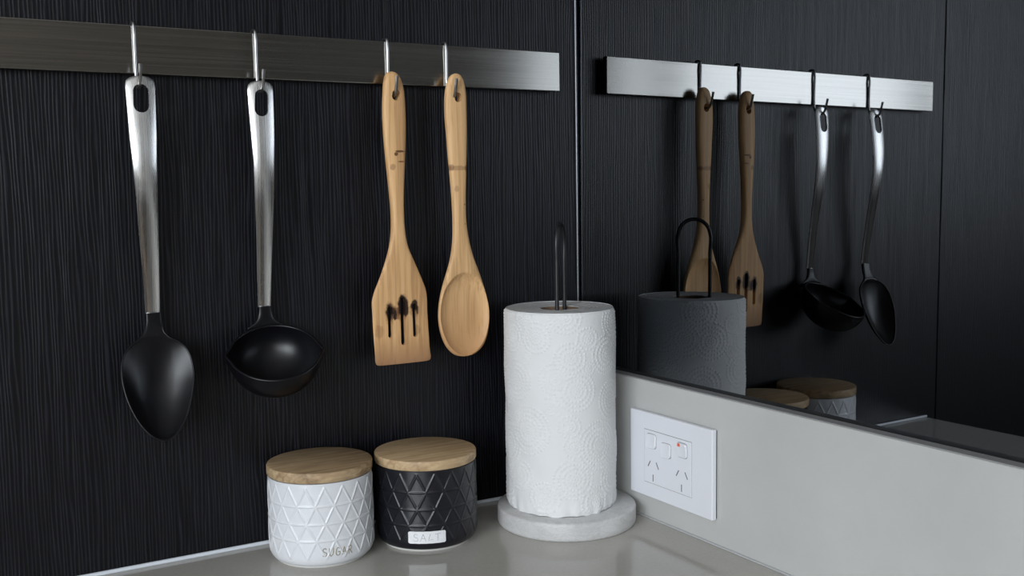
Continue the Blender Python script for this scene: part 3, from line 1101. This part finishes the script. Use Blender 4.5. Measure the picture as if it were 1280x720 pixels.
# overlapping loose sheet end
ang = (np.degrees(TH) - 60) % 360
flap = 0.0007 * np.clip(1 - ang / 60.0, 0, 1) * np.clip((360 - ang) / 3.0, 0, 1)
RAD = RR - 0.0006 + Hm + soft + crumple + rim + oval + flap
X = RAD * np.cos(TH); Y = RAD * np.sin(TH)
ZW = ZZ.copy()
ZW[0, :] += 0.0006 + 0.0005 * np.sin(9 * th_) + 0.0003 * np.sin(23 * th_)
V = np.stack([X, Y, ZW], -1).reshape(-1, 3)
idx = np.arange(NZ * NA).reshape(NZ, NA)
nx = np.roll(idx, -1, axis=1)
F = np.stack([idx[:-1], nx[:-1], nx[1:], idx[1:]], -1).reshape(-1, 4)
me = bpy.data.meshes.new('sheets')
me.vertices.add(len(V)); me.vertices.foreach_set('co', V.ravel())
me.loops.add(F.size); me.loops.foreach_set('vertex_index', F.ravel().astype(np.int32))
me.polygons.add(len(F)); me.polygons.foreach_set('loop_start', np.arange(0, F.size, 4, dtype=np.int32))
me.update(calc_edges=True)
sheet = link('outer_sheet', me, 'paper', roll, 180)
# wound edge, top and bottom, down to the core
RC = 0.0192
V, F = [], []
NB, NRr = 200, 26
for j in range(NRr + 1):
    t = j / NRr
    for k in range(NB):
        a_ = 2 * math.pi * k / NB
        ro = RR - 0.0022 + 0.0030 * math.cos(a_ - math.radians(57)) ** 2
        r_ = RC + (ro - RC) * t
        z = RHT - 0.0004 + 0.00035 * math.sin(j * 2.4 + 1.5 * math.sin(3 * a_)) - 0.0006 * (1 - t)
        V.append((r_ * math.cos(a_), r_ * math.sin(a_), z))
for j in range(NRr):
    for k in range(NB):
        l = (k + 1) % NB
        F.append((j * NB + k, (j + 1) * NB + k, (j + 1) * NB + l, j * NB + l))
st = len(V)
for k in range(NB):
    a_ = 2 * math.pi * k / NB
    V.append((RC * math.cos(a_), RC * math.sin(a_), 0.0012))
for k in range(NB):
    a_ = 2 * math.pi * k / NB
    ro = RR - 0.0026 + 0.0030 * math.cos(a_ - math.radians(57)) ** 2
    V.append((ro * math.cos(a_), ro * math.sin(a_), 0.0012))
for k in range(NB):
    l = (k + 1) % NB
    F.append((st + k, st + l, st + NB + l, st + NB + k))
    F.append((k, l, st + l, st + k))
me = bpy.data.meshes.new('wound')
me.from_pydata(V, [], F)
link('wound_layers', me, 'paper_end', roll, 50)
link('core', lathe([(RC - 0.0009, 0.002), (RC - 0.0001, 0.002), (RC - 0.0001, RHT - 0.0014), (RC - 0.0009, RHT - 0.0014)], 80, closed=True), 'card', roll, 40)

# ================================================================== POWER OUTLET (in the upstand's own frame)
out = thing('power_outlet', 'white double power outlet with three switches on the stone upstand', 'outlet', (0, 0, 0), A)
# plate with softened rim
OY0, OY1, OZ0, OZ1 = -0.2334, -0.1141, 0.0244, 0.1081
XF = -0.0186
box('gap_shade_backing', 'black_seal_gap', (-U - 0.0016, -U, OY0 + 0.0012, OY1 - 0.0012, OZ0 + 0.0012, OZ1 - 0.0012), 0.0, out)  # black backing that darkens the shadow gap behind the plate
pl_bm = box_bm(XF, -U - 0.0014, OY0, OY1, OZ0, OZ1, bevel=0.0011, seg=3)
plate = link('cover_plate', to_mesh(pl_bm), 'outlet', out)
# inset panel edge: thin recessed frame line shown as a shallow gap
IY0, IY1, IZ0, IZ1 = -0.2060, -0.1367, 0.0390, 0.0916
bm = bmesh.new()
g1 = 0.0004
for ext in ((IY0, IY1, IZ1 - g1, IZ1), (IY0, IY1, IZ0, IZ0 + g1 * .6), (IY0, IY0 + g1 * .6, IZ0, IZ1), (IY1 - g1 * .6, IY1, IZ0, IZ1)):
    box_bm(XF - 0.00006, XF + 0.0003, *ext, bm=bm)
link('panel_gap', to_mesh(bm), 'outlet_line', out)
box('insert_panel', 'outlet', (XF - 0.00045, XF + 0.0003, IY0 + g1, IY1 - g1, IZ0 + g1, IZ1 - g1), 0.0003, out)
XI = XF - 0.00045


def switch(yc_, zc, on):
    w_, h_ = 0.0140, 0.0140
    V, F = [], []
    # rounded rocker, tilted: one edge proud
    n = 40
    ringsd = [(1.0, 0.0), (1.0, 0.0013), (0.93, 0.0019), (0.5, 0.0016), (0.0, 0.0015)]
    for sc, hx in ringsd:
        for k in range(n):
            a_ = 2 * math.pi * k / n
            c_, s_ = math.cos(a_), math.sin(a_)
            y = math.copysign(abs(c_) ** 0.42, c_) * w_ / 2 * sc
            z = math.copysign(abs(s_) ** 0.42, s_) * h_ / 2 * sc
            tlt = (0.0010 * z / (h_ / 2)) * (1 if on else -1) if hx > 0 else 0
            V.append((XI - hx - tlt * (1 if hx > 0 else 0), yc_ + y, zc + z))
    for i in range(len(ringsd) - 1):
        for k in range(n):
            l = (k + 1) % n
            F.append((i * n + k, i * n + l, (i + 1) * n + l, (i + 1) * n + k))
    me = bpy.data.meshes.new('switch')
    me.from_pydata(V, [], F)
    bm = bmesh.new(); bm.from_mesh(me)
    bmesh.ops.remove_doubles(bm, verts=bm.verts[:], dist=1e-6)
    bmesh.ops.recalc_face_normals(bm, faces=bm.faces[:])
    bm.to_mesh(me); bm.free()
    o = link('switch', me, 'outlet', out, 35)
    # shadow gap around the rocker
    bm = bmesh.new()
    V, F = [], []
    for sc in (1.0, 1.05):
        for k in range(n):
            a_ = 2 * math.pi * k / n
            c_, s_ = math.cos(a_), math.sin(a_)
            V.append((XI - 0.00005, yc_ + math.copysign(abs(c_) ** 0.42, c_) * w_ / 2 * sc, zc + math.copysign(abs(s_) ** 0.42, s_) * h_ / 2 * sc))
    for k in range(n):
        l = (k + 1) % n
        F.append((k, l, n + l, n + k))
    me = bpy.data.meshes.new('gap')
    me.from_pydata(V, [], F)
    link('switch_gap', me, 'outlet_line', o)
    return o


switch(-0.1482, 0.0812, False)
switch(-0.1700, 0.0762, False)
s3 = switch(-0.1932, 0.0814, True)
bm = box_bm(XI - 0.0030, XI - 0.0022, -0.1926, -0.1892, 0.0850, 0.0880, bevel=0.0003)
link('indicator', to_mesh(bm), 'red', s3, 35)['label'] = 'small red switch mark'
for oy in (-0.1503, -0.1922):
    for (y0, z0, y1, z1) in ((0.0041, 0.0612, 0.0077, 0.0553), (-0.0046, 0.0613, -0.0083, 0.0552), (0.0001, 0.0485, 0.0001, 0.0417)):
        ya, za, yb, zb = oy + y0, z0, oy + y1, z1
        d = Vector((0, yb - ya, zb - za)); L_ = d.length; d /= L_
        e = Vector((0, -d.z, d.y)) * 0.00055
        P0, P1 = Vector((XI - 0.00008, ya, za)), Vector((XI - 0.00008, yb, zb))
        back = Vector((0.0007, 0, 0))
        vs = [P0 + e, P1 + e, P1 - e, P0 - e]
        vs = vs + [v + back for v in vs]
        me = bpy.data.meshes.new('slot')
        me.from_pydata([tuple(v) for v in vs], [], [(0, 1, 2, 3), (7, 6, 5, 4), (0, 4, 5, 1), (1, 5, 6, 2), (2, 6, 7, 3), (3, 7, 4, 0)])
        link('pin_slot', me, 'outlet_line', out)
